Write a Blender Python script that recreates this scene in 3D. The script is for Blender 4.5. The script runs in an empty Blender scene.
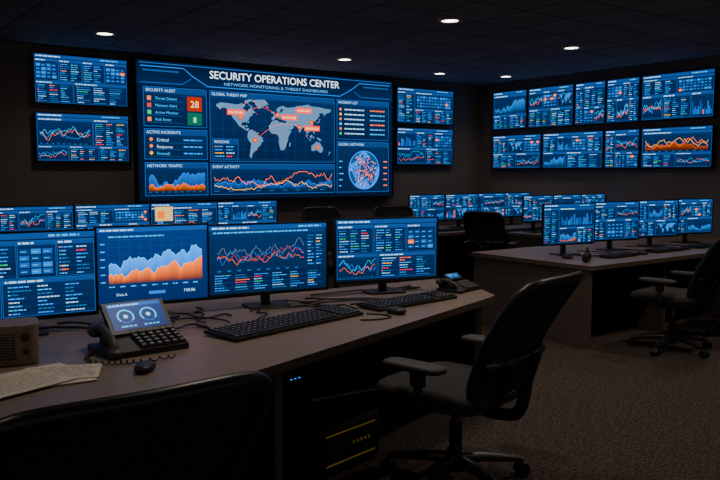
import bpy, math, random
from mathutils import Vector, Matrix
from mathutils.geometry import tessellate_polygon
rad=math.radians
COL=bpy.context.scene.collection

def lin(c):
    o=[]
    for x in c:
        x=x/255.0
        o.append(x/12.92 if x<=0.04045 else ((x+0.055)/1.055)**2.4)
    return tuple(o)
def sat(c,k=1.3):
    L=lin(c); g=.2126*L[0]+.7152*L[1]+.0722*L[2]
    return tuple(max(0,g+(x-g)*k) for x in L)

# ------------------------------------------------------------------ materials
MATS={}
def mat(name,c,rough=0.5,metal=0.0,var=0.15,scale=40,bump=0.0,bscale=200,emit=0.0,spec=0.5):
    if name in MATS: return MATS[name]
    m=bpy.data.materials.new(name); m.use_nodes=True; nt=m.node_tree; b=nt.nodes['Principled BSDF']
    tc=nt.nodes.new('ShaderNodeTexCoord'); n=nt.nodes.new('ShaderNodeTexNoise'); n.inputs['Scale'].default_value=scale
    n.inputs['Detail'].default_value=4
    r=nt.nodes.new('ShaderNodeValToRGB'); L=lin(c)
    r.color_ramp.elements[0].position=.3; r.color_ramp.elements[1].position=.7
    r.color_ramp.elements[0].color=(*[x*(1-var) for x in L],1); r.color_ramp.elements[1].color=(*[x*(1+var) for x in L],1)
    nt.links.new(tc.outputs['Object'],n.inputs['Vector']); nt.links.new(n.outputs['Fac'],r.inputs['Fac'])
    nt.links.new(r.outputs['Color'],b.inputs['Base Color'])
    b.inputs['Roughness'].default_value=rough; b.inputs['Metallic'].default_value=metal
    b.inputs['Specular IOR Level'].default_value=spec
    if bump>0:
        n2=nt.nodes.new('ShaderNodeTexNoise'); n2.inputs['Scale'].default_value=bscale
        bp=nt.nodes.new('ShaderNodeBump'); bp.inputs['Strength'].default_value=bump; bp.inputs['Distance'].default_value=0.004
        nt.links.new(tc.outputs['Object'],n2.inputs['Vector']); nt.links.new(n2.outputs['Fac'],bp.inputs['Height']); nt.links.new(bp.outputs['Normal'],b.inputs['Normal'])
    if emit>0:
        nt.links.new(r.outputs['Color'],b.inputs['Emission Color']); b.inputs['Emission Strength'].default_value=emit
    MATS[name]=m; return m

def ui_material(name,strength):
    m=bpy.data.materials.new(name); m.use_nodes=True; nt=m.node_tree; b=nt.nodes['Principled BSDF']
    a=nt.nodes.new('ShaderNodeAttribute'); a.attribute_name='Col'
    b.inputs['Base Color'].default_value=(0.004,0.005,0.008,1); b.inputs['Roughness'].default_value=.35
    b.inputs['Specular IOR Level'].default_value=.2
    nt.links.new(a.outputs['Color'],b.inputs['Emission Color']); b.inputs['Emission Strength'].default_value=strength
    return m
UIM=ui_material('screen_pixels',2.15)

BLACK=mat('black_plastic',(26,25,26),.45,var=.1)
BEZ=mat('bezel_plastic',(15,15,16),.35,var=.1)
DARKG=mat('dark_grey_plastic',(52,50,52),.5)
FAB=mat('seat_fabric',(44,42,42),.9,bump=.6,bscale=400)
MESHM=mat('chair_mesh',(32,31,32),.85,bump=.8,bscale=600)
FRAME=mat('chair_frame',(40,39,40),.36,var=.1)
PAD=mat('arm_pad',(56,52,52),.6)
METAL=mat('chrome_steel',(120,120,125),.3,1.0)
KEY=mat('keycaps',(30,30,32),.5)
KEYL=mat('keycap_legends',(150,155,160),.6)
CABLE=mat('cable_rubber',(12,12,13),.5)
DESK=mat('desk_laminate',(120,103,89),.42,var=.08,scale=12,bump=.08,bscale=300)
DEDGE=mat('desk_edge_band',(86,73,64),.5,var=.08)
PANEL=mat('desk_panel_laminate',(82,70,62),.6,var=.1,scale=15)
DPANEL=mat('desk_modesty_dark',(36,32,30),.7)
PAPER=mat('paper',(196,188,174),.8,var=.03)
INK=mat('ink',(90,88,86),.8)
TRIM=mat('lamp_trim',(150,145,138),.4)
LAMP=mat('lamp_glass',(255,240,220),.4,emit=12,var=0.02)
TAN=mat('radio_housing',(118,100,82),.55)
GRILL=mat('speaker_grille',(58,50,43),.7)

# ------------------------------------------------------------------ mesh builder
class B:
    def __init__(s): s.v=[];s.f=[];s.m=[];s.sm=[];s.M=Matrix()
    def add(s,vs,fs,m,smooth=False):
        o=len(s.v); s.v+=[tuple(s.M@Vector(p)) for p in vs]
        for f in fs: s.f.append([i+o for i in f]); s.m.append(m); s.sm.append(smooth)
    def box(s,c,d,m,R=None):
        x,y,z=[k/2 for k in d]; P=[Vector(p) for p in [(-x,-y,-z),(x,-y,-z),(x,y,-z),(-x,y,-z),(-x,-y,z),(x,-y,z),(x,y,z),(-x,y,z)]]
        if R is not None: P=[R@p for p in P]
        P=[p+Vector(c) for p in P]
        s.add(P,[(0,3,2,1),(4,5,6,7),(0,1,5,4),(1,2,6,5),(2,3,7,6),(3,0,4,7)],m)
    def keyc(s,c,w,d,h,m,t=.0018):
        x,y=w/2,d/2; X,Y=x-t,y-t
        P=[Vector(c)+Vector(p) for p in [(-x,-y,0),(x,-y,0),(x,y,0),(-x,y,0),(-X,-Y,h),(X,-Y,h),(X,Y,h),(-X,Y,h)]]
        s.add(P,[(4,5,6,7),(0,1,5,4),(1,2,6,5),(2,3,7,6),(3,0,4,7)],m)
    def cyl(s,p0,p1,r0,r1,m,n=20):
        s.tube([p0,p1],[r0,r1],m,n)
    def tube(s,pts,r,m,n=8,closed=False):
        pts=[Vector(p) for p in pts]; k=len(pts)
        if not isinstance(r,(list,tuple)): r=[r]*k
        V=[];F=[]; up=None
        for i,p in enumerate(pts):
            if closed: t=pts[(i+1)%k]-pts[i-1]
            else: t=pts[min(i+1,k-1)]-pts[max(i-1,0)]
            t.normalize()
            if up is None:
                up=Vector((0,0,1)) if abs(t.z)<.9 else Vector((1,0,0))
            a=up-t*up.dot(t)
            if a.length<1e-5: a=Vector((1,0,0))
            a.normalize(); b=t.cross(a); up=a
            for j in range(n):
                q=2*math.pi*j/n; V.append(p+(a*math.cos(q)+b*math.sin(q))*r[i])
        for i in range(k if closed else k-1):
            i2=(i+1)%k
            for j in range(n):
                j2=(j+1)%n; F.append((i*n+j,i*n+j2,i2*n+j2,i2*n+j))
        s.add(V,F,m,True)
        if not closed:
            s.add(V[:n],[tuple(range(n))[::-1]],m); s.add(V[-n:],[tuple(range(n))],m)
    def sell(s,c,abc,m,e=.35,nu=28,nv=14,R=None,e2=None):
        if e2 is None: e2=e
        pw=lambda x,p: math.copysign(abs(x)**p,x)
        V=[];F=[]
        for i in range(nv+1):
            ph=-math.pi/2+math.pi*i/nv
            for j in range(nu):
                th=2*math.pi*j/nu
                p=Vector((abc[0]*pw(math.cos(ph),e2)*pw(math.cos(th),e),abc[1]*pw(math.cos(ph),e2)*pw(math.sin(th),e),abc[2]*pw(math.sin(ph),e2)))
                if R is not None: p=R@p
                V.append(p+Vector(c))
        for i in range(nv):
            for j in range(nu):
                j2=(j+1)%nu; F.append((i*nu+j,i*nu+j2,(i+1)*nu+j2,(i+1)*nu+j))
        s.add(V,F,m,True)
    def prism(s,poly,z0,z1,m,mside=None):
        n=len(poly); V=[(x,y,z0) for x,y in poly]+[(x,y,z1) for x,y in poly]
        s.add(V,[tuple(range(n))[::-1],tuple(range(n,2*n))],m)
        s.add(V,[(i,(i+1)%n,(i+1)%n+n,i+n) for i in range(n)],mside or m)
    def build(s,name,parent=None,bevel=.0,merge=False):
        me=bpy.data.meshes.new(name); me.from_pydata(s.v,[],s.f)
        ml=[]
        for m in s.m:
            if m not in ml: ml.append(m)
        for m in ml: me.materials.append(m)
        for p,m,k in zip(me.polygons,s.m,s.sm): p.material_index=ml.index(m); p.use_smooth=k
        o=bpy.data.objects.new(name,me); COL.objects.link(o)
        if parent: o.parent=parent
        if bevel>0:
            md=o.modifiers.new('bevel','BEVEL'); md.width=bevel; md.segments=2; md.limit_method='ANGLE'; md.angle_limit=rad(62)
        return o
def empty(name,loc=(0,0,0),rz=0):
    e=bpy.data.objects.new(name,None); e.empty_display_size=.1; COL.objects.link(e); e.location=loc; e.rotation_euler=(0,0,rad(rz)); return e
def smooth_path(P,k=6):
    P=[Vector(p) for p in P]; out=[]
    for i in range(len(P)-1):
        a=P[max(i-1,0)];b=P[i];c=P[i+1];d=P[min(i+2,len(P)-1)]
        for j in range(k):
            t=j/k; out.append(.5*((2*b)+(c-a)*t+(2*a-5*b+4*c-d)*t*t+(-a+3*b-3*c+d)*t**3))
    out.append(P[-1]); return out
def rrect(w,h,r,n=6):
    o=[]
    for cx,cy,a in [(w/2-r,-h/2+r,-90),(w/2-r,h/2-r,0),(-w/2+r,h/2-r,90),(-w/2+r,-h/2+r,180)]:
        for i in range(n+1):
            q=rad(a+90*i/n); o.append((cx+r*math.cos(q),cy+r*math.sin(q)))
    return o

# ------------------------------------------------------------------ UI drawing
TXT={}
def text_mesh(s,bold=0.0):
    if (s,bold) in TXT: return TXT[(s,bold)]
    cu=bpy.data.curves.new('t','FONT'); cu.body=s; cu.size=1; cu.resolution_u=3
    cu.offset=bold
    o=bpy.data.objects.new('t',cu); COL.objects.link(o)
    dg=bpy.context.evaluated_depsgraph_get(); dg.update()
    me=o.evaluated_get(dg).to_mesh()
    V=[(v.co.x,v.co.y) for v in me.vertices]; F=[tuple(p.vertices) for p in me.polygons]
    o.evaluated_get(dg).to_mesh_clear(); bpy.data.objects.remove(o); bpy.data.curves.remove(cu)
    w=max([v[0] for v in V]+[.01]); TXT[(s,bold)]=(V,F,w); return TXT[(s,bold)]
class UI:
    layer=0
    def __init__(s,w,h): s.w=w;s.h=h;s.v=[];s.f=[];s.c=[]; s.step=.00025
    def raw(s,P,F,c):
        o=len(s.v); L=sat(c) if not isinstance(c,list) else None
        for i,p in enumerate(P):
            s.v.append((p[0]-s.w/2,-.0005-s.layer*s.step,p[1]-s.h/2))
            s.c.append(L if L else sat(c[i]))
        for f in F: s.f.append([k+o for k in f])
    def rect(s,x0,y0,x1,y1,c,c2=None):
        if c2: c=[c,c,c2,c2]
        s.raw([(x0,y0),(x1,y0),(x1,y1),(x0,y1)],[(0,1,2,3)],c)
    def frame(s,x0,y0,x1,y1,t,c):
        s.rect(x0,y0,x1,y0+t,c); s.rect(x0,y1-t,x1,y1,c); s.rect(x0,y0+t,x0+t,y1-t,c); s.rect(x1-t,y0+t,x1,y1-t,c)
    def poly(s,P,c):
        F=tessellate_polygon([[Vector((p[0],p[1],0)) for p in P]]); 
        F2=[]
        for f in F:
            a,b,d=[P[i] for i in f]
            cr=(b[0]-a[0])*(d[1]-a[1])-(b[1]-a[1])*(d[0]-a[0])
            F2.append(tuple(f) if cr>0 else tuple(f)[::-1])
        s.raw(P,F2,c)
    def line(s,P,t,c):
        V=[];n=len(P)
        for i,p in enumerate(P):
            a=P[max(i-1,0)];b=P[min(i+1,n-1)]; dx,dy=b[0]-a[0],b[1]-a[1]; L=math.hypot(dx,dy) or 1
            nx,ny=-dy/L*t/2,dx/L*t/2; V+= [(p[0]-nx,p[1]-ny),(p[0]+nx,p[1]+ny)]
        s.raw(V,[(2*i,2*i+2,2*i+3,2*i+1) for i in range(n-1)],c)
    def area(s,P,y0,c,c0):
        V=[];C=[]
        for p in P: V+=[(p[0],y0),(p[0],p[1])]; C+=[c0,c]
        s.raw(V,[(2*i,2*i+2,2*i+3,2*i+1) for i in range(len(P)-1)],C)
    def disc(s,x,y,r,c,n=20,c2=None):
        P=[(x,y)]+[(x+r*math.cos(2*math.pi*i/n),y+r*math.sin(2*math.pi*i/n)) for i in range(n)]
        s.raw(P,[(0,i+1,(i+1)%n+1) for i in range(n)],[c]+[c2]*n if c2 else c)
    def arc(s,x,y,r,t,a0,a1,c,n=24):
        s.line([(x+r*math.cos(rad(a0+(a1-a0)*i/n)),y+r*math.sin(rad(a0+(a1-a0)*i/n))) for i in range(n+1)],t,c)
    def text(s,t,x,y,size,c,width=None,bold=0.0,align='L'):
        V,F,w=text_mesh(t,bold); sx=size if width is None else width/w
        off=0 if align=='L' else (-w*sx/2 if align=='C' else -w*sx)
        s.raw([(x+off+a*sx,y+b*size) for a,b in V],F,c)
    def build(s,name,parent,loc=(0,0,0),m=None):
        me=bpy.data.meshes.new(name); me.from_pydata(s.v,[],s.f); me.materials.append(m or UIM)
        at=me.color_attributes.new('Col','FLOAT_COLOR','POINT')
        for i,c in enumerate(s.c): at.data[i].color=(*c,1)
        o=bpy.data.objects.new(name,me); COL.objects.link(o); o.parent=parent; o.location=loc; return o
    def L(s,k): s.layer=k; return s

BL=(40,125,215); LB=(85,150,205); WH=(165,195,225); OR=(240,120,30); DB=(14,50,100); RD=(215,60,40); GR=(50,175,110); CY=(50,180,225); YE=(235,175,50); DM=(44,88,136)
def dashes(u,x,y,L,h,c,rng):
    e=x+L
    while x<e:
        w=min(h*rng.uniform(1.0,4.5),e-x); u.rect(x,y,x+w,y+h,c); x+=w+h*.7
def rows(u,x0,y0,x1,y1,n,rng,cols=3,icons=True,heat=False):
    dy=(y1-y0)/n; h=dy*.30; W=x1-x0
    for i in range(n):
        y=y1-(i+.7)*dy
        if i%2 and n<16: u.L(2).rect(x0,y-dy*.25,x1,y+h+dy*.2,(9,30,62))
        u.L(3); x=x0+W*.01
        if icons: u.rect(x,y,x+h*1.1,y+h*1.1,rng.choice([BL,OR,GR,BL,CY,BL,OR,BL])); x+=h*2
        for k in range(cols):
            c=rng.choice([LB,BL,BL,WH,DM,DM,LB]) if rng.random()>.1 else rng.choice([OR,YE,RD,GR])
            xs=x0+W*k/cols+ (h*2 if k==0 and icons else W*.02)
            dashes(u,xs,y,min(W/cols*rng.uniform(.3,.8),x1-xs),h,c,rng)
def walk(rng,n,lo,hi,rough=.5,trend=0):
    v=.45;o=[]
    for i in range(n):
        v+=rng.uniform(-rough,rough)*.35+(.45+trend*(i/n-.5)-v)*.15; v=max(0.02,min(.98,v)); o.append(lo+(hi-lo)*v)
    return o
def grid(u,x0,y0,x1,y1,nx,ny,c=(15,46,88),t=None):
    t=t or (y1-y0)*.006
    for i in range(nx+1):
        x=x0+(x1-x0)*i/nx; u.rect(x-t/2,y0,x+t/2,y1,c)
    for i in range(ny+1):
        y=y0+(y1-y0)*i/ny; u.rect(x0,y-t/2,x1,y+t/2,c)
def chart(u,x0,y0,x1,y1,rng,series,n=40,lw=.018):
    u.L(2); grid(u,x0,y0,x1,y1,8,4)
    H=y1-y0; k=3
    for (c,lo,hi,fill) in series:
        vals=walk(rng,n,y0+H*lo,y0+H*hi,.7,.5); P=[(x0+(x1-x0)*i/(n-1),v) for i,v in enumerate(vals)]
        if fill: u.L(k).area(P,y0,tuple(int(q*.8) for q in c),tuple(int(q*.2) for q in c)); k+=1
        u.L(k).line(P,H*lw,c); k+=1
    u.L(3)
    for i in range(9): 
        x=x0+(x1-x0)*i/9; u.rect(x,y0-H*.07,x+(x1-x0)*.04,y0-H*.035,DM)
def bars(u,x0,y0,x1,y1,rng,n=16):
    u.L(2); grid(u,x0,y0,x1,y1,4,4); u.L(3); w=(x1-x0)/n
    for i in range(n):
        h=rng.uniform(.15,.8)*(y1-y0); c=rng.choice([(20,70,140),(26,90,165),(34,110,190)]) if rng.random()>.12 else OR
        u.rect(x0+w*(i+.25),y0,x0+w*(i+.75),y0+h,c)
CONT=[
[(-168,66),(-156,71),(-130,70),(-110,68),(-95,72),(-85,68),(-94,60),(-90,57),(-82,55),(-79,51),(-77,60),(-70,60),(-64,58),(-56,52),(-66,49),(-65,45),(-70,43),(-74,40),(-76,35),(-81,31),(-80,25),(-83,29),(-90,29),(-97,27),(-97,21),(-91,18),(-87,21),(-88,16),(-83,14),(-83,9),(-79,8),(-85,11),(-92,14),(-105,20),(-110,26),(-114,31),(-118,34),(-124,40),(-124,48),(-132,56),(-145,60),(-155,58),(-165,60)],
[(-55,82),(-30,83),(-20,76),(-24,70),(-40,65),(-45,60),(-52,66),(-58,75),(-70,78)],
[(-90,77),(-75,82),(-62,81),(-78,74),(-72,66),(-62,65),(-80,72)],
[(-78,8),(-72,12),(-62,10),(-52,5),(-50,0),(-35,-6),(-39,-14),(-41,-22),(-48,-27),(-57,-36),(-65,-42),(-68,-50),(-70,-55),(-75,-50),(-73,-38),(-70,-20),(-76,-14),(-81,-5),(-80,1)],
[(-6,35),(10,37),(11,33),(20,32),(32,31),(35,27),(43,12),(51,12),(42,-2),(40,-12),(35,-20),(33,-27),(27,-34),(18,-34),(15,-27),(12,-15),(13,-6),(9,2),(5,5),(-8,4),(-14,9),(-17,15),(-16,23),(-10,30)],
[(-9,37),(-9,43),(-2,44),(-4,48),(3,51),(8,54),(10,57),(14,54),(22,56),(24,60),(30,60),(22,65),(18,62),(17,57),(13,56),(6,58),(6,63),(14,68),(25,71),(40,67),(45,68),(60,69),(70,73),(85,74),(105,78),(115,74),(140,73),(160,70),(180,69),(178,63),(163,58),(157,51),(155,58),(140,59),(142,53),(135,44),(129,41),(129,35),(126,38),(121,39),(122,31),(117,24),(108,21),(109,12),(105,9),(100,13),(104,2),(101,3),(98,9),(97,17),(91,22),(86,20),(80,13),(77,8),(73,17),(70,22),(66,25),(57,26),(56,24),(59,22),(52,16),(44,13),(39,20),(34,28),(36,36),(27,37),(26,40),(22,37),(19,42),(13,45),(18,40),(16,38),(10,44),(3,43),(0,39),(-2,37)],
[(-5,50),(1,52),(-2,57),(-5,58),(-3,54)],[(-10,52),(-6,52),(-6,55),(-9,54)],[(-22,64),(-14,65),(-17,66),(-23,66)],
[(131,32),(136,34),(140,36),(142,40),(145,44),(141,45),(140,40),(135,36)],
[(44,-25),(47,-25),(50,-15),(45,-17)],
[(114,-22),(122,-18),(130,-12),(136,-12),(136,-16),(141,-12),(146,-19),(153,-27),(150,-37),(143,-39),(136,-34),(130,-32),(118,-35),(115,-33)],
[(95,5),(104,-2),(106,-6),(100,-1)],[(109,1),(117,6),(118,1),(115,-4),(110,-2)],[(106,-6),(114,-7),(115,-9),(107,-8)],[(131,-1),(141,-3),(150,-9),(138,-8)],[(119,1),(124,1),(122,-5),(120,-4)],[(120,18),(122,17),(126,8),(122,8)],
[(173,-35),(178,-38),(174,-41),(167,-46),(172,-41)]]
def worldmap(u,x0,y0,x1,y1,k=2,c=(140,172,205)):
    f=lambda lo,la:(x0+(lo+172)/354*(x1-x0),y0+(la+57)/141*(y1-y0))
    u.L(k)
    for C in CONT: u.poly([f(*p) for p in C],c)
    return f
def globe(u,cx,cy,r,rng,k=2):
    u.L(k).disc(cx,cy,r*1.12,(20,90,190),40,(6,20,44)); u.L(k+1).disc(cx,cy,r,(5,20,54),40,(34,120,215))
    u.L(k+2); l0,p0=rad(-5),rad(30)
    for C in CONT:
        P=[];vis=0
        D=[]
        for i in range(len(C)):
            a,b=C[i],C[(i+1)%len(C)]
            for j in range(2): D.append((a[0]+(b[0]-a[0])*j/2,a[1]+(b[1]-a[1])*j/2))
        for lo,la in D:
            lo,la=rad(lo),rad(la); cc=math.sin(p0)*math.sin(la)+math.cos(p0)*math.cos(la)*math.cos(lo-l0)
            x=math.cos(la)*math.sin(lo-l0); y=math.cos(p0)*math.sin(la)-math.sin(p0)*math.cos(la)*math.cos(lo-l0)
            if cc<0:
                L=math.hypot(x,y) or 1; x/=L;y/=L
            else: vis+=1
            P.append((cx+x*r*.95,cy+y*r*.95))
        if vis>len(D)*.45: u.poly(P,(26,56,98))
    u.L(k+3)
    for i in range(90):
        a=rng.uniform(0,6.28);q=r*.85*math.sqrt(rng.random()); x,y=cx+q*math.cos(a),cy+q*math.sin(a)
        u.disc(x,y,r*rng.uniform(.015,.045),rng.choice([OR,OR,OR,YE,CY]),6)
    for i in range(9):
        a,b=[(cx+r*.7*rng.uniform(-.9,.9),cy+r*.7*rng.uniform(-.9,.9)) for _ in (0,1)]
        u.L(k+3).line([(a[0]+(b[0]-a[0])*t/8,a[1]+(b[1]-a[1])*t/8+r*.2*math.sin(t/8*3.14)) for t in range(9)],r*.018,OR)
def panel(u,x0,y0,x1,y1,rng,kind):
    W,H=x1-x0,y1-y0; t=min(W,H)*.012
    u.L(1).rect(x0,y0,x1,y1,(6,22,48),(8,30,62)); u.L(2).frame(x0,y0,x1,y1,t,(22,80,142))
    hh=min(H*.12,u.h*.06); u.L(2).rect(x0+t,y1-hh,x1-t,y1-t,(14,54,104)); u.L(3); dashes(u,x0+W*.03,y1-hh*.75,W*.4,hh*.4,WH,rng)
    a,b,c,d=x0+W*.05,y0+H*.1,x1-W*.05,y1-hh-H*.06
    if kind=='rows': rows(u,a,y0+H*.03,c,d+H*.03,max(4,int((H/u.h)*20)),rng,3 if W>u.w*.3 else 2)
    elif kind=='area': chart(u,a,b,c,d,rng,[(BL,.2,.8,True),(OR,.0,.4,True)],34)
    elif kind=='lines': chart(u,a,b,c,d,rng,[(BL,.2,.9,False),(OR,.1,.7,False),(CY,.3,1,False)],36)
    elif kind=='wave': chart(u,a,b,c,d,rng,[(BL,.1,.9,True)],40)
    elif kind=='warm': chart(u,a,b,c,d,rng,[((150,70,30),.0,.5,True),(OR,.1,.9,False),(YE,.2,1,False)],40,.03)
    elif kind=='bars': bars(u,a,b,c,d,rng,int(8+W/u.w*18))
    elif kind=='map':
        f=worldmap(u,a,b,c,d,2,(50,108,170)); u.L(3)
        for i in range(9): u.disc(a+(c-a)*rng.random(),b+(d-b)*rng.uniform(.3,.9),H*.018,rng.choice([OR,CY,RD]),8)
    elif kind=='tiles':
        nx,ny=max(3,int(W/H*4)),4; u.L(2)
        for i in range(nx):
            for j in range(ny):
                xa=a+(c-a)*i/nx; ya=b+(d-b)*j/ny; u.rect(xa,ya,xa+(c-a)/nx*.85,ya+(d-b)/ny*.78,rng.choice([DB,(20,74,140),(12,44,88),(28,100,170),(12,44,88)]) if rng.random()>.07 else OR)
        u.L(3)
        for i in range(nx):
            for j in range(ny):
                xa=a+(c-a)*(i+.1)/nx; ya=b+(d-b)*(j+.3)/ny; u.rect(xa,ya,xa+(c-a)/nx*.5,ya+(d-b)/ny*.12,LB)
LAY=[
 [(0,.5,.33,1),(.33,.5,.66,1),(.66,.5,1,1),(0,0,.5,.5),(.5,0,1,.5)],
 [(0,.6,.5,1),(.5,.6,1,1),(0,0,.3,.6),(.3,0,.7,.6),(.7,0,1,.6)],
 [(0,0,.3,1),(.3,.45,1,1),(.3,0,.65,.45),(.65,0,1,.45)],
 [(0,.5,.25,1),(.25,.5,.5,1),(.5,.5,.75,1),(.75,.5,1,1),(0,0,.4,.5),(.4,0,1,.5)],
 [(0,.35,.6,1),(.6,.35,1,1),(0,0,.33,.35),(.33,0,.66,.35),(.66,0,1,.35)],
 [(0,0,.5,1),(.5,0,1,1)],
 [(0,.4,1,1),(0,0,.5,.4),(.5,0,1,.4)]]
def generic(w,h,seed,lay=None,kinds=None):
    rng=random.Random(seed); u=UI(w,h)
    u.L(0).rect(0,0,w,h,(4,14,32),(7,24,52))
    u.L(1).rect(0,h*.93,w,h,(14,56,108)); u.L(2); dashes(u,w*.02,h*.95,w*.25,h*.025,WH,rng); dashes(u,w*.7,h*.95,w*.2,h*.025,LB,rng)
    ly=LAY[lay if lay is not None else rng.randrange(5)]
    K=kinds or [rng.choice(['rows','wave','tiles','lines','area','bars','rows','map','rows','lines']) for _ in ly]
    g=.006*w
    for i,(a,b,c,d) in enumerate(ly):
        k=K[i%len(K)]
        panel(u,g+a*(w-g)+0,g+b*(h*.92-g),c*(w-g),d*(h*.92-g),rng,k)
    return u

# ------------------------------------------------------------------ room shell
XW,YW,ZC=9.5,9.4,3.0; X0,Y0=-3.2,-2.6
def shell(name,c,d,m):
    b=B(); b.box(c,d,m); return b.build(name)
def node_mat(name):
    m=bpy.data.materials.new(name); m.use_nodes=True; return m,m.node_tree,m.node_tree.nodes['Principled BSDF']
# carpet
cm,nt,bs=node_mat('carpet')
tc=nt.nodes.new('ShaderNodeTexCoord'); mp=nt.nodes.new('ShaderNodeMapping'); mp.inputs['Scale'].default_value=(5,30,1); mp.inputs['Rotation'].default_value=(0,0,rad(36))
n1=nt.nodes.new('ShaderNodeTexNoise'); n1.inputs['Scale'].default_value=3; n1.inputs['Detail'].default_value=6; n1.inputs['Roughness'].default_value=.8
n2=nt.nodes.new('ShaderNodeTexNoise'); n2.inputs['Scale'].default_value=70; n2.inputs['Detail'].default_value=3
mx=nt.nodes.new('ShaderNodeMath'); mx.operation='ADD'; ml=nt.nodes.new('ShaderNodeMath'); ml.operation='MULTIPLY'; ml.inputs[1].default_value=.5
rp=nt.nodes.new('ShaderNodeValToRGB'); rp.color_ramp.elements[0].position=.42; rp.color_ramp.elements[1].position=.6
rp.color_ramp.elements[0].color=(*lin((36,31,29)),1); rp.color_ramp.elements[1].color=(*lin((100,88,80)),1)
nt.links.new(tc.outputs['Object'],mp.inputs[0]); nt.links.new(mp.outputs[0],n1.inputs['Vector']); nt.links.new(tc.outputs['Object'],n2.inputs['Vector'])
nt.links.new(n1.outputs['Fac'],mx.inputs[0]); nt.links.new(n2.outputs['Fac'],mx.inputs[1]); nt.links.new(mx.outputs[0],ml.inputs[0]); nt.links.new(ml.outputs[0],rp.inputs[0])
nt.links.new(rp.outputs[0],bs.inputs['Base Color']); bs.inputs['Roughness'].default_value=.95; bs.inputs['Specular IOR Level'].default_value=.1
bp=nt.nodes.new('ShaderNodeBump'); bp.inputs['Strength'].default_value=.8; bp.inputs['Distance'].default_value=.02
nt.links.new(ml.outputs[0],bp.inputs['Height']); nt.links.new(bp.outputs[0],bs.inputs['Normal'])
# ceiling
km,nt,bs=node_mat('acoustic_ceiling_tile')
tc=nt.nodes.new('ShaderNodeTexCoord'); br=nt.nodes.new('ShaderNodeTexBrick'); br.offset=0; br.squash=1
br.inputs['Scale'].default_value=1; br.inputs['Brick Width'].default_value=.6; br.inputs['Row Height'].default_value=.6; br.inputs['Mortar Size'].default_value=.012
br.inputs['Color1'].default_value=(*lin((160,152,150)),1); br.inputs['Color2'].default_value=(*lin((144,137,136)),1); br.inputs['Mortar'].default_value=(*lin((60,58,58)),1)
nz=nt.nodes.new('ShaderNodeTexNoise'); nz.inputs['Scale'].default_value=60
mxc=nt.nodes.new('ShaderNodeMixRGB'); mxc.blend_type='MULTIPLY'; mxc.inputs[0].default_value=.5
nt.links.new(tc.outputs['Object'],br.inputs['Vector']); nt.links.new(tc.outputs['Object'],nz.inputs['Vector'])
nt.links.new(br.outputs['Color'],mxc.inputs[1]); nt.links.new(nz.outputs['Fac'],mxc.inputs[2]); nt.links.new(mxc.outputs[0],bs.inputs['Base Color'])
bs.inputs['Roughness'].default_value=.9
WALL=mat('wall_paint',(120,112,107),.8,var=.05,scale=3,bump=.15,bscale=150)
BASE=mat('baseboard_paint',(28,27,28),.5)
cx,cy=(X0+XW)/2,(Y0+YW)/2; sx,sy=XW-X0,YW-Y0
shell('floor',(cx,cy,-.05),(sx+.4,sy+.4,.1),cm)
shell('ceiling',(cx,cy,ZC+.05),(sx+.4,sy+.4,.1),km)
shell('wall_back',(cx,YW+.1,ZC/2),(sx+.4,.2,ZC),WALL)
shell('wall_right',(XW+.1,cy,ZC/2),(.2,sy,ZC),WALL)
shell('baseboard_back',(cx,YW-.008,.05),(sx,.016,.1),BASE)
shell('baseboard_right',(XW-.008,cy,.05),(.016,sy-.04,.1),BASE)

# ------------------------------------------------------------------ downlights
def downlight(x,y,p,ang=140,c=(1,.86,.72)):
    e=empty('ceiling_downlight',(x,y,ZC))
    b=B(); n=28
    V=[];F=[]
    for r,z in [(.115,-.001),(.11,-.012),(.085,-.014),(.08,-.004)]:
        for i in range(n): V.append((r*math.cos(2*math.pi*i/n),r*math.sin(2*math.pi*i/n),z))
    for k in range(3):
        for i in range(n): F.append((k*n+i,(k+1)*n+i,(k+1)*n+(i+1)%n,k*n+(i+1)%n))
    b.add(V,F,TRIM,True); b.build('trim_ring',e)
    g=B(); g.add([(.08*math.cos(2*math.pi*i/n),.08*math.sin(2*math.pi*i/n),-.005) for i in range(n)],[tuple(range(n))[::-1]],LAMP); g.build('lens',e)
    ld=bpy.data.lights.new('bulb','SPOT'); ld.energy=p; ld.spot_size=rad(ang); ld.spot_blend=.9; ld.shadow_soft_size=.07; ld.color=c
    lo=bpy.data.objects.new('bulb',ld); COL.objects.link(lo); lo.parent=e; lo.location=(0,0,-.03)
for x,y,p in [(2.72,8.17,20),(5.81,8.18,18),(7.75,8.5,13),(5.15,5.51,46),(7.4,5.85,46),(8.79,8.16,18),
              (1.95,3.05,56),(4.75,2.9,80),(7.3,3.1,72),(2.4,5.5,22),(-.5,3.0,20),(4.4,.6,34),(3.2,3.75,46)]:
    downlight(x,y,p)

# ------------------------------------------------------------------ monitors
def monitor(x,y,rz,w,h,ui,ztop=1.25,zdesk=.74,tilt=0,name='computer_monitor'):
    e=empty(name,(x,y,zdesk),rz); zc=ztop-zdesk-h/2
    b=B(); bz=.011
    b.box((0,.012,zc),(w,.018,h),BEZ)
    for s in (-1,1): b.box((s*(w/2-bz/2),0,zc),(bz,.012,h),BEZ)
    b.box((0,0,zc+h/2-bz/2),(w-2*bz,.012,bz),BEZ); b.box((0,0,zc-h/2+.009),(w-2*bz,.012,.018),BEZ)
    b.box((0,.034,zc-.02),(w*.55,.03,h*.6),BLACK)
    b.box((0,.062,zc-.06),(.07,.03,.12),BLACK)
    b.box((0,.085,(zc+.0)/2+.004),(.055,.022,zc),DARKG)
    b.prism([(px,py+.06) for px,py in rrect(.27,.19,.03)],0,.012,BLACK)
    b.build('monitor_body',e,.0025)
    ui.build('screen_image',e,(0,.0022,zc+.0035))
    return e
def sw(w,h): return w-.022,h-.029

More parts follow.
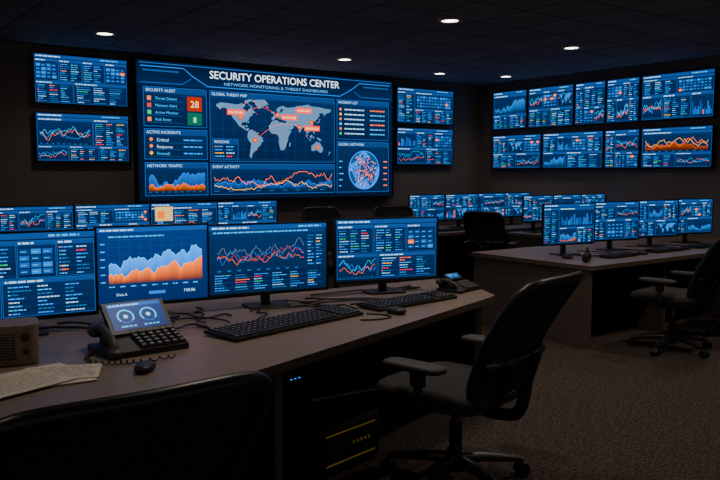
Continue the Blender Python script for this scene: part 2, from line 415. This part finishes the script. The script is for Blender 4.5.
# M1: tables
W,H=.76,.445; u=generic(*sw(W,H),11,3,['rows','rows','tiles','rows','rows','rows']); monitor(.865,3.99,-6,W,H,u,1.262)
# M2: mountain chart
W2=.62;H=.44; w,h=sw(W2,H); rng=random.Random(5); u=UI(w,h); u.L(0).rect(0,0,w,h,(7,28,66),(9,40,88)); u.L(1).rect(0,h*.94,w,h,(16,66,124))
u.L(2); dashes(u,w*.03,h*.955,w*.3,h*.02,WH,rng); dashes(u,w*.1,h*.87,w*.5,h*.018,LB,rng)
grid(u,w*.1,h*.26,w*.95,h*.84,9,6,(18,64,118),h*.003)
n=46
def mt(base,amp,sd,tr):
    r=random.Random(sd); o=[]
    for i in range(n):
        t=i/(n-1); o.append((w*.1+w*.85*t,h*(base+tr*t+amp*(.5*math.sin(t*19+sd)+.4*math.sin(t*43+sd*2)+.5*r.uniform(-1,1)))))
    return o
P=mt(.52,.06,3,.17); u.L(3).area(P,h*.26,(40,140,235),(12,60,120)); u.L(4).line(P,h*.008,(110,190,250))
P2=mt(.37,.055,8,.15); u.L(5).area(P2,h*.26,(245,125,32),(44,34,44)); u.L(6).line(P2,h*.008,(255,165,70))
u.L(4)
for i in range(9): dashes(u,w*(.1+.095*i),h*.215,w*.05,h*.016,LB,rng)
for i in range(6): u.rect(w*.03,h*(.28+.1*i),w*.07,h*(.295+.1*i),LB)
u.text('Data.A',w*.16,h*.10,h*.05,WH); u.text('748.86',w*.88,h*.10,h*.06,WH,align='R')
u.rect(w*.45,h*.10,w*.6,h*.14,(30,100,180))
monitor(1.575,4.03,-9,W2,H,u,1.264)
# M3 line charts
W,H=.765,.43; w,h=sw(W,H); rng=random.Random(24); u=UI(w,h); u.L(0).rect(0,0,w,h,(8,22,46),(12,34,68)); u.L(1).rect(0,h*.93,w,h,(18,58,108)); u.L(2); dashes(u,w*.03,h*.95,w*.3,h*.024,WH,rng); dashes(u,w*.75,h*.95,w*.2,h*.024,LB,rng)
u.L(1).rect(w*.02,h*.87,w*.98,h*.92,(12,42,82)); u.L(2); dashes(u,w*.04,h*.885,w*.8,h*.02,LB,rng)
chart(u,w*.07,h*.36,w*.80,h*.84,rng,[((30,110,200),.1,.7,False),((110,125,145),.35,.9,False),((180,66,46),.2,.7,False),(OR,.1,.5,False)],56,.010)
u.L(3); rows(u,w*.83,h*.36,w*.98,h*.84,10,rng,2,False)
u.L(1).rect(w*.02,h*.03,w*.98,h*.30,(6,22,48)); rows(u,w*.04,h*.04,w*.97,h*.29,7,rng,6,True)
monitor(2.275,3.985,-10,W,H,u,1.25)
# M4 table
rng=random.Random(33); u=UI(w,h); u.L(0).rect(0,0,w,h,(6,18,40),(9,30,62)); u.L(1).rect(0,h*.93,w,h,(16,56,106)); u.L(2); dashes(u,w*.03,h*.95,w*.3,h*.024,WH,rng)
panel(u,w*.02,h*.45,w*.36,h*.91,rng,'rows'); panel(u,w*.37,h*.45,w*.68,h*.91,rng,'rows'); panel(u,w*.69,h*.45,w*.98,h*.91,rng,'tiles')
panel(u,w*.02,h*.03,w*.4,h*.43,rng,'lines'); panel(u,w*.41,h*.03,w*.98,h*.43,rng,'rows')
monitor(3.17,3.975,-15,.755,.43,u,1.25)

# second row (behind front desk)
KS=[['rows','lines','rows','area','rows'],['rows','tiles','rows','lines','rows'],['area','rows','rows','map','bars'],['rows','bars','lines','rows','rows']]
for i,(x,y) in enumerate([(1.66,7.0),(2.36,7.0),(3.06,7.0),(3.74,7.0)]):
    u=generic(*sw(.69,.40),50+i,i,KS[i])
    if i==2:
        ww,hh=sw(.69,.40); u.L(6).rect(ww*.06,hh*.55,ww*.32,hh*.92,(190,165,115)); u.L(7).rect(ww*.1,hh*.62,ww*.2,hh*.8,(215,110,45))
    monitor(x,y,-4,.69,.40,u,1.26)
# back right row B
for i,x in enumerate([7.17,7.85,8.42,8.98]):
    monitor(x,8.1,-6,.62,.38,generic(*sw(.62,.38),70+i,i),1.235)
# row C
for i,x in enumerate([8.05,8.66,9.2]):
    monitor(x,6.85,-4,.57,.36,generic(*sw(.57,.36),80+i,(i+1)%4),1.24)
# right desk
RK=[['rows','bars','area','rows'],['rows','lines','rows','tiles','rows'],['rows','wave','rows','rows','map'],['rows','lines','tiles','rows','rows','wave']]
for i,(x,a) in enumerate([(6.08,-10),(6.83,-10),(7.55,-12),(8.25,-14)]):
    monitor(x,4.78,a,.66,.41,generic(*sw(.66,.41),90+i,[2,1,0,3][i],RK[i]),1.25)
# ------------------------------------------------------------------ wall displays
def wall_display(c,rz,w,h,ui):
    e=empty('wall_display',c,rz); b=B(); bz=.014
    b.box((0,.03,0),(w,.04,h),BEZ)
    for s in (-1,1):
        b.box((s*(w/2-bz/2),.004,0),(bz,.014,h),BEZ); b.box((0,.004,s*(h/2-bz/2)),(w-2*bz,.014,bz),BEZ)
    b.box((0,.07,0),(w*.4,.04,h*.5),BLACK)
    b.build('display_body',e,.003); ui.build('screen_image',e,(0,.0085,0))
def ds(w,h): return w-.028,h-.028
yy=YW-.09
for i,(xa,xb,za,zb,ly,ks) in enumerate([(2.27,3.37,2.33,2.91,3,['tiles','rows','rows','tiles','rows','rows']),(2.27,3.37,1.665,2.24,4,['lines','rows','lines','rows','rows']),
        (7.60,8.81,2.31,2.87,2,['rows','tiles','rows','rows']),(7.60,8.81,1.66,2.25,0,['bars','rows','tiles','lines','rows'])]):
    w,h=xb-xa,zb-za; wall_display(((xa+xb)/2,yy,(za+zb)/2),0,w,h,generic(*ds(w,h),100+i,ly,ks))
for i,(ya,yb,za,zb,ly,ks) in enumerate([(9.02,8.28,2.24,2.86,6,['wave','rows','rows']),(8.26,7.38,2.24,2.86,0,['lines','tiles','map','rows','rows']),(7.36,6.82,2.24,2.86,2,['rows','rows','tiles','lines']),(6.81,6.27,2.24,2.86,1,['tiles','rows','rows','lines','rows']),(6.25,5.2,2.24,2.86,1,['rows','tiles','lines','rows','bars']),
        (9.02,7.98,1.6,2.15,0,['rows','map','tiles','rows','lines']),(7.96,6.84,1.6,2.15,3,['rows','bars','tiles','rows','wave','rows']),(6.82,6.25,1.6,2.15,2,['rows','lines','rows','tiles']),(6.23,5.2,1.6,2.15,6,['warm','rows','lines'])]):
    w,h=ya-yb,zb-za; wall_display((XW-.09,(ya+yb)/2,(za+zb)/2),-90,w,h,generic(*ds(w,h),200+i,ly,ks))

# ------------------------------------------------------------------ video wall
VW,VH=4.08,1.79
e=empty('video_wall',(5.48,YW-.1,1.165+VH/2)); b=B()
b.box((0,.05,0),(VW,.1,VH),BEZ)
for s in (-1,1):
    b.box((s*(VW/2-.0125),-.005,0),(.025,.02,VH),BEZ); b.box((0,-.005,s*(VH/2-.0125)),(VW-.05,.02,.025),BEZ)
b.build('video_wall_frame',e,.004)
rng=random.Random(2); w,h=VW-.05,VH-.05; u=UI(w,h); u.step=.0006
u.L(0).rect(0,0,w,h,(4,12,28),(6,18,40))
# header
u.L(1).rect(0,h-.30,w,h,(7,26,56),(5,14,32))
u.L(2)
u.line([(0.05,h-.07),(.62,h-.07),(.74,h-.16),(.95,h-.275),(3.05,h-.275),(3.27,h-.16),(3.40,h-.07),(3.98,h-.07)],.010,(24,110,190))
u.line([(0.05,h-.27),(.6,h-.27),(.72,h-.19)],.006,(24,90,160)); u.line([(3.98,h-.27),(3.42,h-.27),(3.3,h-.19)],.006,(24,90,160))
u.line([(0.03,h-.03),(w-.03,h-.03)],.008,(24,90,160))
for i in range(20): u.rect(.08+i*.024,h-.13,.095+i*.024,h-.11,(24,80,140)); u.rect(w-.1-i*.024,h-.13,w-.085-i*.024,h-.11,(24,80,140))
u.L(4).text('SECURITY OPERATIONS CENTER',.975,h-.165,.14,(225,235,248),width=2.06,bold=.004)
u.text('NETWORK MONITORING & THREAT DASHBOARD',1.18,h-.245,.055,(110,155,195),width=1.65)
def pan(x0,y0,x1,y1,title,tc=WH):
    u.L(1).rect(x0,y0,x1,y1,(6,22,48),(8,30,62)); u.L(2).frame(x0,y0,x1,y1,.006,(24,84,148)); u.rect(x0+.01,y1-.075,x1-.01,y1-.008,(12,48,92))
    u.L(3).text(title,x0+.03,y1-.058,.052,tc)
# left column
pan(.08,.93,.93,1.42,'SECURITY ALERT')
for i,(c,t) in enumerate([(OR,'Threat Detect'),(RD,'Malware Alert'),(GR,'Active Monitor'),(OR,'Risk Event')]):
    y=1.255-i*.087; u.L(3).rect(.13,y,.18,y+.05,c); u.text(t,.23,y+.008,.05,LB); u.L(2).rect(.13,y-.016,.6,y-.012,(26,70,115))
u.L(2).rect(.66,1.14,.86,1.32,(140,46,20)); u.L(3).text('28',.76,1.185,.12,(255,205,160),align='C')
u.L(2).rect(.66,.96,.86,1.12,(12,80,66)); u.L(3).text('8',.76,.995,.10,(170,240,210),align='C')
pan(.08,.52,.93,.90,'ACTIVE INCIDENTS')
for i in range(3):
    y=.745-i*.085; u.L(3).disc(.17,y+.025,.022,[OR,OR,YE][i],12); u.text(['Critical','Response','Firewall'][i],.24,y,.055,WH if i<2 else LB); dashes(u,.6,y+.012,.26,.018,BL,rng); u.L(2).rect(.13,y-.02,.88,y-.016,(26,70,115))
pan(.08,.06,.93,.48,'NETWORK TRAFFIC')
chart(u,.13,.12,.89,.38,rng,[((30,110,210),.25,.9,True),(OR,.0,.5,True)],44)
# centre map
pan(.97,.50,2.95,1.42,'GLOBAL THREAT MAP')
u.L(2); grid(u,1.0,.53,2.92,1.33,12,6,(14,46,90),.004)
f=worldmap(u,1.04,.53,2.90,1.35,3,(88,112,140))
u.L(4)
for i in range(46):
    C=rng.choice(CONT[:6]); p=rng.choice(C); q=f(p[0]*.95,p[1]*.95); u.disc(q[0],q[1],rng.uniform(.006,.012),rng.choice([OR,CY,WH,RD,CY]),8)
hubs=[f(-100,40),f(8,48),f(78,22),f(115,35),f(-58,-12),f(135,-25)]
for i,(x,y) in enumerate(hubs):
    u.L(5).disc(x,y,.02,(255,130,45),14); u.L(4).disc(x,y,.036,(160,70,30),16)
    for q in hubs[i+1:]:
        if rng.random()<.25:
            u.L(4).line([(x+(q[0]-x)*t/10,y+(q[1]-y)*t/10+.12*math.sin(t/10*math.pi)) for t in range(11)],.004,(225,105,40))
for (lo,la,tt) in [(-138,44,'MALWARE'),(66,56,'PHISHING'),(20,38,'DDOS'),(92,14,'BREACH')]:
    x,y=f(lo,la); u.L(6).rect(x,y,x+.26,y+.075,(225,82,24)); u.L(7).text(tt,x+.02,y+.018,.05,(255,235,215),width=.22)
pan(1.0,.53,1.38,.80,'REGIONS'); rows(u,1.03,.55,1.36,.72,4,rng,2)
pan(.97,.06,2.95,.47,'EVENT ACTIVITY')
chart(u,1.02,.12,2.90,.37,rng,[((24,90,180),.1,.6,True),(OR,.2,1.0,False),(YE,.0,.5,False)],80,.03)
# right column
pan(2.99,.84,3.96,1.42,'INCIDENT LIST')
for i in range(6):
    y=1.26-i*.07; u.L(3).rect(3.04,y,3.075,y+.035,[OR,YE,OR,CY,OR,GR][i]); dashes(u,3.13,y+.008,.36,.018,WH,rng); dashes(u,3.60,y+.008,.28,.018,OR if i%3==0 else LB,rng)
pan(2.99,.06,3.96,.81,'GLOBAL NETWORK')
globe(u,3.49,.39,.29,rng,2)
u.L(3)
for s in range(5): u.rect(3.03,.15+s*.09,3.03+.04+.02*(s%3),.165+s*.09,LB); u.rect(3.86,.15+s*.09,3.93,.165+s*.09,OR)
u.build('screen_image',e,(0,-.004,0))

# ------------------------------------------------------------------ desks
e=empty('workstation_desk')
b=B(); top=[(-.75,1.95),(3.60,3.45),(3.70,3.50),(4.02,4.2),(4.0,4.3),(-.75,4.65)]
b.prism(top,.698,.74,DESK,DEDGE); b.build('desk_top',e,.008)
b=B()
def leg(xa,ya,xb,yb,t,m,z0=0,z1=.698):
    a=Vector((xa,ya));c=Vector((xb,yb));n=(c-a).normalized(); n=Vector((-n.y,n.x))*t/2
    b.prism([tuple(a-n),tuple(c-n),tuple(c+n),tuple(a+n)],z0,z1,m)
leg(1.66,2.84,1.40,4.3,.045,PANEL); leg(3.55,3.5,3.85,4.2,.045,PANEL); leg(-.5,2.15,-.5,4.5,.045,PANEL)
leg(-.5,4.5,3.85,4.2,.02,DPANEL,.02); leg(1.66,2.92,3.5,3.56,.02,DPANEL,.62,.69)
b.build('desk_legs',e,.003)
def rdesk(x0,x1,y0,y1,legs=()):
    e=empty('workstation_desk',((x0+x1)/2,(y0+y1)/2,0)); w,d=x1-x0,y1-y0; b=B()
    b.prism(rrect(w,d,.03),.70,.74,DESK,DEDGE); b.build('desk_top',e,.006); b=B()
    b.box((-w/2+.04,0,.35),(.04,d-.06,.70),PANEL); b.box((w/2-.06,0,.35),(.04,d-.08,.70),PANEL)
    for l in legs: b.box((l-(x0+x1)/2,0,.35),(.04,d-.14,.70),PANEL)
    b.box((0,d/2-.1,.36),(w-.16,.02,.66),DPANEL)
    b.build('desk_panels',e,.003)
rdesk(5.5,9.0,4.08,5.55,(6.75,7.9))
rdesk(6.75,9.4,7.5,8.6,(8.1,)); rdesk(7.72,9.45,6.4,7.12); rdesk(1.1,4.35,6.35,7.35,(2.7,))

# ------------------------------------------------------------------ office chair
def chair_mesh():
    b=B()
    for i in range(5):
        a=rad(90+72*i+18); dx,dy=math.cos(a),math.sin(a)
        b.tube([(0,0,.115),(dx*.12,dy*.12,.112),(dx*.3,dy*.3,.082)],[.034,.027,.017],FRAME,8)
        cx,cy=dx*.31,dy*.31; b.cyl((cx,cy,.085),(cx,cy,.05),.009,.009,METAL,8)
        for s in (-1,1):
            px,py=-dy*s,dx*s; b.cyl((cx+px*.006,cy+py*.006,.031),(cx+px*.027,cy+py*.027,.031),.03,.03,BLACK,16)
        b.cyl((cx-dy*-.027,cy+dx*-.027,.045),(cx+dy*-.027,cy-dx*-.027,.045),.02,.02,FRAME,10)
    b.cyl((0,0,.06),(0,0,.15),.04,.036,FRAME); b.cyl((0,0,.15),(0,0,.30),.027,.027,BLACK); b.cyl((0,0,.28),(0,0,.40),.019,.019,METAL)
    b.box((0,-.01,.41),(.2,.26,.045),FRAME); b.cyl((.08,.04,.41),(.27,.06,.405),.007,.007,FRAME,8); b.sell((.29,.06,.405),(.03,.018,.009),FRAME,.7,12,8)
    b.sell((0,0.02,.445),(.245,.245,.022),FRAME,.35,32,10); b.sell((0,.02,.480),(.26,.26,.045),FAB,.35,36,14,e2=.55)
    def bk(s,t,off=0):
        hw=.245-.04*(1-t)**2
        return Vector((s*hw,-.235-.25*t+.05*s*s*(1-.3*t)+.035*math.sin(t*math.pi)+off,.475+t*.58))
    n=56; out=[]
    pw=lambda x,p: math.copysign(abs(x)**p,x)
    for i in range(n):
        a=2*math.pi*i/n; out.append((pw(math.cos(a),.30),.5+.5*pw(math.sin(a),.30)))
    b.tube([bk(s,t) for s,t in out],.0195,FRAME,8,closed=True)
    for off,flip in ((.006,1),(-.006,0)):
        V=[];F=[];K=8
        for k in range(K+1):
            q=k/K
            for s,t in out: V.append(bk(s*q,.5+(t-.5)*q,off))
        for k in range(K):
            for i in range(n):
                f=(k*n+i,k*n+(i+1)%n,(k+1)*n+(i+1)%n,(k+1)*n+i); F.append(f if flip else f[::-1])
        b.add(V,F,MESHM,True)
    b.tube([bk(s/6,.34,-.03) for s in range(-6,7)],.022,FRAME,8)
    b.tube(smooth_path([(0,-.06,.405),(0,-.2,.39),(0,-.30,.42),(0,-.335,.56),(0,-.375,.70)]),[.032]*6+[.03]*6+[.026]*6+[.022]*7,FRAME,10)
    for s in (-1,1): b.tube(smooth_path([(0,-.335,.60),(s*.1,-.32,.66),(s*.2,-.29,.70)]),.014,FRAME,8)
    for s in (-1,1):
        b.tube(smooth_path([(s*.1,0,.41),(s*.24,0,.415),(s*.285,-.01,.45),(s*.29,-.01,.60)]),[.018]*18+[.022],FRAME,10)
        b.box((s*.29,-.01,.59),(.03,.06,.08),FRAME); b.sell((s*.288,.01,.640),(.050,.145,.019),PAD,.5,28,10)
    return b
proto=chair_mesh().build('office_chair',None,.003)
def chair(x,y,rz,sc=(1,1,1),first=[True]):
    if first[0]: o=proto; first[0]=False
    else: o=proto.copy(); COL.objects.link(o)
    o.location=(x,y,0); o.rotation_euler=(0,0,rad(rz)); o.scale=sc; return o
chair(2.61,2.72,13,(1.18,1.16,1.02))
chair(.56,2.07,1,(1.32,1.2,1.03))
chair(6.12,3.68,8,(1.08,1.08,1)); chair(7.25,3.80,4,(1.08,1.08,1))
chair(7.2,6.9,-60); chair(4.95,7.15,170,(1,1,1.06)); chair(5.75,7.0,150,(1,1,1.06))
chair(8.35,3.75,-10)

# ------------------------------------------------------------------ desk items
def keyboard(x,y,rz,w,d,z=.74):
    e=empty('computer_keyboard',(x,y,z),rz); b=B()
    b.M=Matrix.Translation((0,0,.014))@Matrix.Rotation(rad(2.0),4,'X')
    b.box((0,0,0),(w,d,.016),BLACK)
    nx=int(w/.036); rowsn=6; kw=(w-.02)/nx; kd=(d-.02)/rowsn
    for r in range(rowsn):
        i=0
        while i<nx:
            if r==0 and i==4: L=6
            elif (i==nx-5 ) : i+=1; continue
            elif i==0: L=2 if r in (1,2,3) else 1
            else: L=1
            cx=-w/2+.01+kw*(i+L/2); cy=-d/2+.01+kd*(r+.5)
            b.keyc((cx,cy,.008),kw*L-.004,kd-.004,.009,KEY,.003)
            if L==1: b.box((cx-kw*.1,cy+kd*.08,.0172),(kw*.22,kd*.2,.0006),KEYL)
            i+=L
    b.M=Matrix(); b.box((-w*.4,d*.42,.005),(.05,.012,.010),BLACK); b.box((w*.4,d*.42,.005),(.05,.012,.010),BLACK); b.box((0,-d*.44,.002),(w*.9,.01,.004),BLACK)
    b.build('keyboard_body',e,0)
def mouse(x,y,rz,s=1,z=.74):
    e=empty('computer_mouse',(x,y,z),rz); b=B()
    b.sell((0,0,.016*s),(.034*s,.058*s,.016*s),BLACK,.75,24,12); b.sell((0,.028*s,.030*s),(.004*s,.012*s,.005*s),DARKG,1,10,8); b.box((0,.03*s,.0315*s),(.001,.03*s,.001),CABLE)
    b.build('mouse_body',e)
keyboard(2.09,3.46,13,.93,.25); keyboard(3.04,3.60,7,.70,.2)
mouse(2.75,3.37,10,1.15); mouse(1.12,2.99,-40,1.1)
def phone(x,y,rz,s=1,z=.74,seed=4,big=True):
    e=empty('desk_phone',(x,y,z),rz); b=B(); b.M=Matrix.Scale(s,4)
    prof=[(-.12,0),(.10,0),(.11,.03),(.10,.10),(.02,.065),(-.12,.022)]
    V=[(-.13,y_,z_) for y_,z_ in prof]+[(.13,y_,z_) for y_,z_ in prof]; k=len(prof)
    b.add(V,[tuple(range(k)),tuple(range(k,2*k))[::-1]]+[(i,i+k,(i+1)%k+k,(i+1)%k) for i in range(k)],BLACK)
    if big: T=Matrix.Scale(s,4)@Matrix.Translation((.0,.055,.11))@Matrix.Rotation(rad(-46),4,'X'); dw,dh=.25,.15
    else: T=Matrix.Scale(s,4)@Matrix.Translation((.0,.06,.10))@Matrix.Rotation(rad(-58),4,'X'); dw,dh=.2,.075
    b.M=T; b.box((0,.0,0),(dw,.022,dh),BLACK)
    b.M=Matrix.Scale(s,4)@Matrix.Translation((0,-.05,.0455))@Matrix.Rotation(rad(17),4,'X')
    for i in range(6):
        for j in range(5):
            b.keyc((-.045+i*.031,-.055+j*.026,.0),.026,.021,.010,DARKG,.003); b.box((-.045+i*.031,-.053+j*.026,.0102),(.009,.007,.0006),KEYL)
    b.M=Matrix.Scale(s,4)@Matrix.Translation((-.155,-.01,.05))@Matrix.Rotation(rad(17),4,'X')
    b.tube(smooth_path([(0,-.10,.0),(0,-.06,.028),(0,0,.034),(0,.06,.028),(0,.10,.0)]),.016,DARKG,10)
    b.sell((0,-.098,-.004),(.027,.03,.022),DARKG,.7,16,10); b.sell((0,.098,-.004),(.027,.03,.022),DARKG,.7,16,10)
    b.M=Matrix.Scale(s,4); b.box((-.155,0,.012),(.05,.2,.024),BLACK)
    b.build('phone_body',e,.002)
    sc=(dw-.03)/.215; sc2=(dh-.025)/.125
    u=UI(.215,.125); rg=random.Random(seed); u.L(0).rect(0,0,.215,.125,(7,32,70),(10,46,92)); u.L(1).rect(0,.108,.215,.125,(22,76,140)); u.L(2); dashes(u,.01,.113,.12,.006,WH,rg)
    for cx in (.06,.15): u.L(2).arc(cx,.062,.03,.006,-40,220,CY); u.arc(cx,.062,.03,.006,220,320,(24,70,130)); u.disc(cx,.062,.009,(150,190,230),12)
    dashes(u,.03,.012,.06,.007,LB,rg); dashes(u,.12,.012,.06,.007,LB,rg)
    o=u.build('screen_image',e); o.matrix_local=T@Matrix.Translation((0,-.0118,.003))@Matrix.Diagonal((sc,1,sc2,1))
phone(1.27,3.40,4,1.2)
phone(3.66,3.80,14,.85,seed=9,big=False)
b=B()
pts=[]
c0=smooth_path([(1.02,3.34,.765),(.97,3.26,.75),(1.04,3.16,.75),(1.14,3.12,.75),(1.3,3.12,.75)],30)
for i,p in enumerate(c0):
    a=i*.9; pts.append(p+Vector((math.cos(a)*.008,math.sin(a)*.004,math.sin(a)*.008+.003)))
b.tube(pts,.003,CABLE,6); b.build('telephone_cord')
rng=random.Random(8); b=B()
for (xa,ya,xb,yb) in [(1.5,4.2,1.55,3.7),(1.62,4.15,1.85,3.68),(1.9,4.2,1.75,3.75),(2.2,3.95,2.6,3.75),(2.25,4.1,2.0,3.66),(2.35,4.1,2.95,3.85),(2.6,4.1,3.0,3.76),(2.7,4.2,3.45,4.0),(2.5,4.0,2.64,3.6),(3.3,4.15,3.5,4.02),(1.1,4.2,1.5,3.75),(.9,4.1,1.3,3.85),(1.48,3.75,1.7,3.6),(1.4,3.9,1.95,3.85),(2.5,3.8,2.1,3.9),(2.7,3.75,3.3,3.8),(2.55,3.9,2.9,3.75)]:
    P=[(xa,ya,.746)]
    for k in range(1,5):
        t=k/5; P.append((xa+(xb-xa)*t+rng.uniform(-.09,.09),ya+(yb-ya)*t+rng.uniform(-.05,.05),.7475+rng.uniform(0,.008)))
    P.append((xb,yb,.746)); b.tube(smooth_path(P,8),rng.choice([.0045,.005,.0055]),CABLE,6)
b.tube(smooth_path([(2.60,3.45,.745),(2.66,3.36,.745),(2.64,3.28,.745),(2.54,3.28,.745),(2.46,3.32,.745)],8),.0045,CABLE,6)
b.build('desk_cables')
# radio
e=empty('desk_radio',(.66,3.50,.74),-14); b=B(); b.prism(rrect(.34,.2,.035),.006,.17,TAN); b.prism(rrect(.28,.14,.03),0,.006,BLACK)
b.box((-.02,-.101,.085),(.2,.006,.11),GRILL)
for i in range(9): b.box((-.02,-.105,.04+i*.0112),(.19,.004,.004),TAN)
b.cyl((.12,-.1,.12),(.12,-.115,.12),.018,.016,BLACK); b.cyl((.12,-.1,.06),(.12,-.112,.06),.012,.011,BLACK)
b.build('radio_body',e,.008)
# papers
e=empty('paper_stack',(.80,3.12,.74),0); b=B(); rng=random.Random(3)
for k,(dx,dy,a,w,d) in enumerate([(-.1,.03,12,.42,.28),(-.05,-.02,-6,.36,.26),(.03,.02,-22,.30,.22),(-.16,-.06,20,.34,.26)]):
    b.M=Matrix.Translation((dx,dy,.001+k*.0032))@Matrix.Rotation(rad(a),4,'Z'); b.box((0,0,.001),(w,d,.003),PAPER)
    if k>=1:
        for r in range(9):
            x=-w*.42
            while x<w*.38:
                L=rng.uniform(.015,.05); b.box((x+L/2,d*.38-r*d*.09,.0027),(L,.004,.0003),INK); x+=L+.008
b.build('paper_sheets',e)
# PC tower & battery backup under the desk
GLB=mat('led_blue',(40,110,220),.4,emit=2.5); YEL=mat('label_yellow_glow',(215,180,40),.6,emit=.03)  # yellow labels are no lamps; faint glow added to brighten them under the desk
e=empty('computer_tower',(2.12,3.72,0),12); b=B(); b.box((0,0,.26),(.22,.44,.48),DARKG); b.box((0,-.222,.26),(.19,.006,.44),BLACK)
for i in range(7): b.box((0,-.226,.1+i*.022),(.14,.004,.008),DARKG)
for s in (-1,1): b.box((s*.07,0,.01),(.03,.36,.02),BLACK)
for i in range(3): b.box((-.05+i*.03,-.227,.43),(.014,.003,.005),GLB)
b.box((0,-.227,.38),(.15,.003,.03),DARKG); b.box((0,-.227,.33),(.15,.003,.02),DARKG); b.build('tower_case',e,.004)
e=empty('battery_backup_unit',(2.25,3.30,0),12); b=B(); b.box((0,0,.14),(.46,.28,.24),DARKG); b.box((0,-.142,.14),(.42,.006,.21),BLACK)
for s in (-1,1):
    for q in (-1,1): b.cyl((s*.17,q*.1,0),(s*.17,q*.1,.02),.015,.015,BLACK,12)
b.box((0,-.146,.215),(.38,.003,.009),YEL); b.box((.0,-.146,.06),(.38,.003,.009),YEL); b.box((-.1,-.146,.14),(.1,.003,.05),DARKG)
for i in range(5): b.box((.02+i*.03,-.146,.14),(.014,.003,.016),YEL)
b.build('ups_case',e,.004)
# right desk items
keyboard(6.35,4.4,2,.46,.15); keyboard(7.15,4.42,-2,.46,.15); keyboard(7.9,4.42,0,.46,.15); mouse(6.7,4.38,0); mouse(5.83,4.6,0); mouse(7.5,4.4,0)
keyboard(7.3,7.75,0,.45,.15); keyboard(2.2,6.6,0,.45,.15); keyboard(8.5,6.55,0,.42,.14)
e=empty('headphones',(5.75,4.32,.74),30); b=B()
b.tube([(.075*math.cos(rad(a)),0.0,.06+.075*math.sin(rad(a))*.9) for a in range(0,181,15)],.007,BLACK,8)
for s in (-1,1): b.sell((s*.072,0,.042),(.018,.034,.042),BLACK,.8,16,10)
b.build('headset',e)
b=B(); rng=random.Random(5)
for i in range(6):
    x=6.0+i*.42; P=[(x,4.95,.746),(x+.1,4.75,.749),(x+rng.uniform(-.1,.2),4.6,.747),(x+.25,4.52,.746)]; b.tube(smooth_path(P,6),.0045,CABLE,6)
b.build('desk_cables')

# ------------------------------------------------------------------ world + camera
wd=bpy.data.worlds.new('room_ambient'); bpy.context.scene.world=wd; wd.use_nodes=True
wd.node_tree.nodes['Background'].inputs[0].default_value=(1,.96,.92,1); wd.node_tree.nodes['Background'].inputs[1].default_value=.14
cd=bpy.data.cameras.new('camera'); cam=bpy.data.objects.new('camera',cd); COL.objects.link(cam)
cd.sensor_width=36; cd.lens=36*766/720; cd.clip_end=60
cam.location=(0,0,1.55); cam.rotation_euler=(rad(90-5.07),0,rad(-36.5))
bpy.context.scene.camera=cam
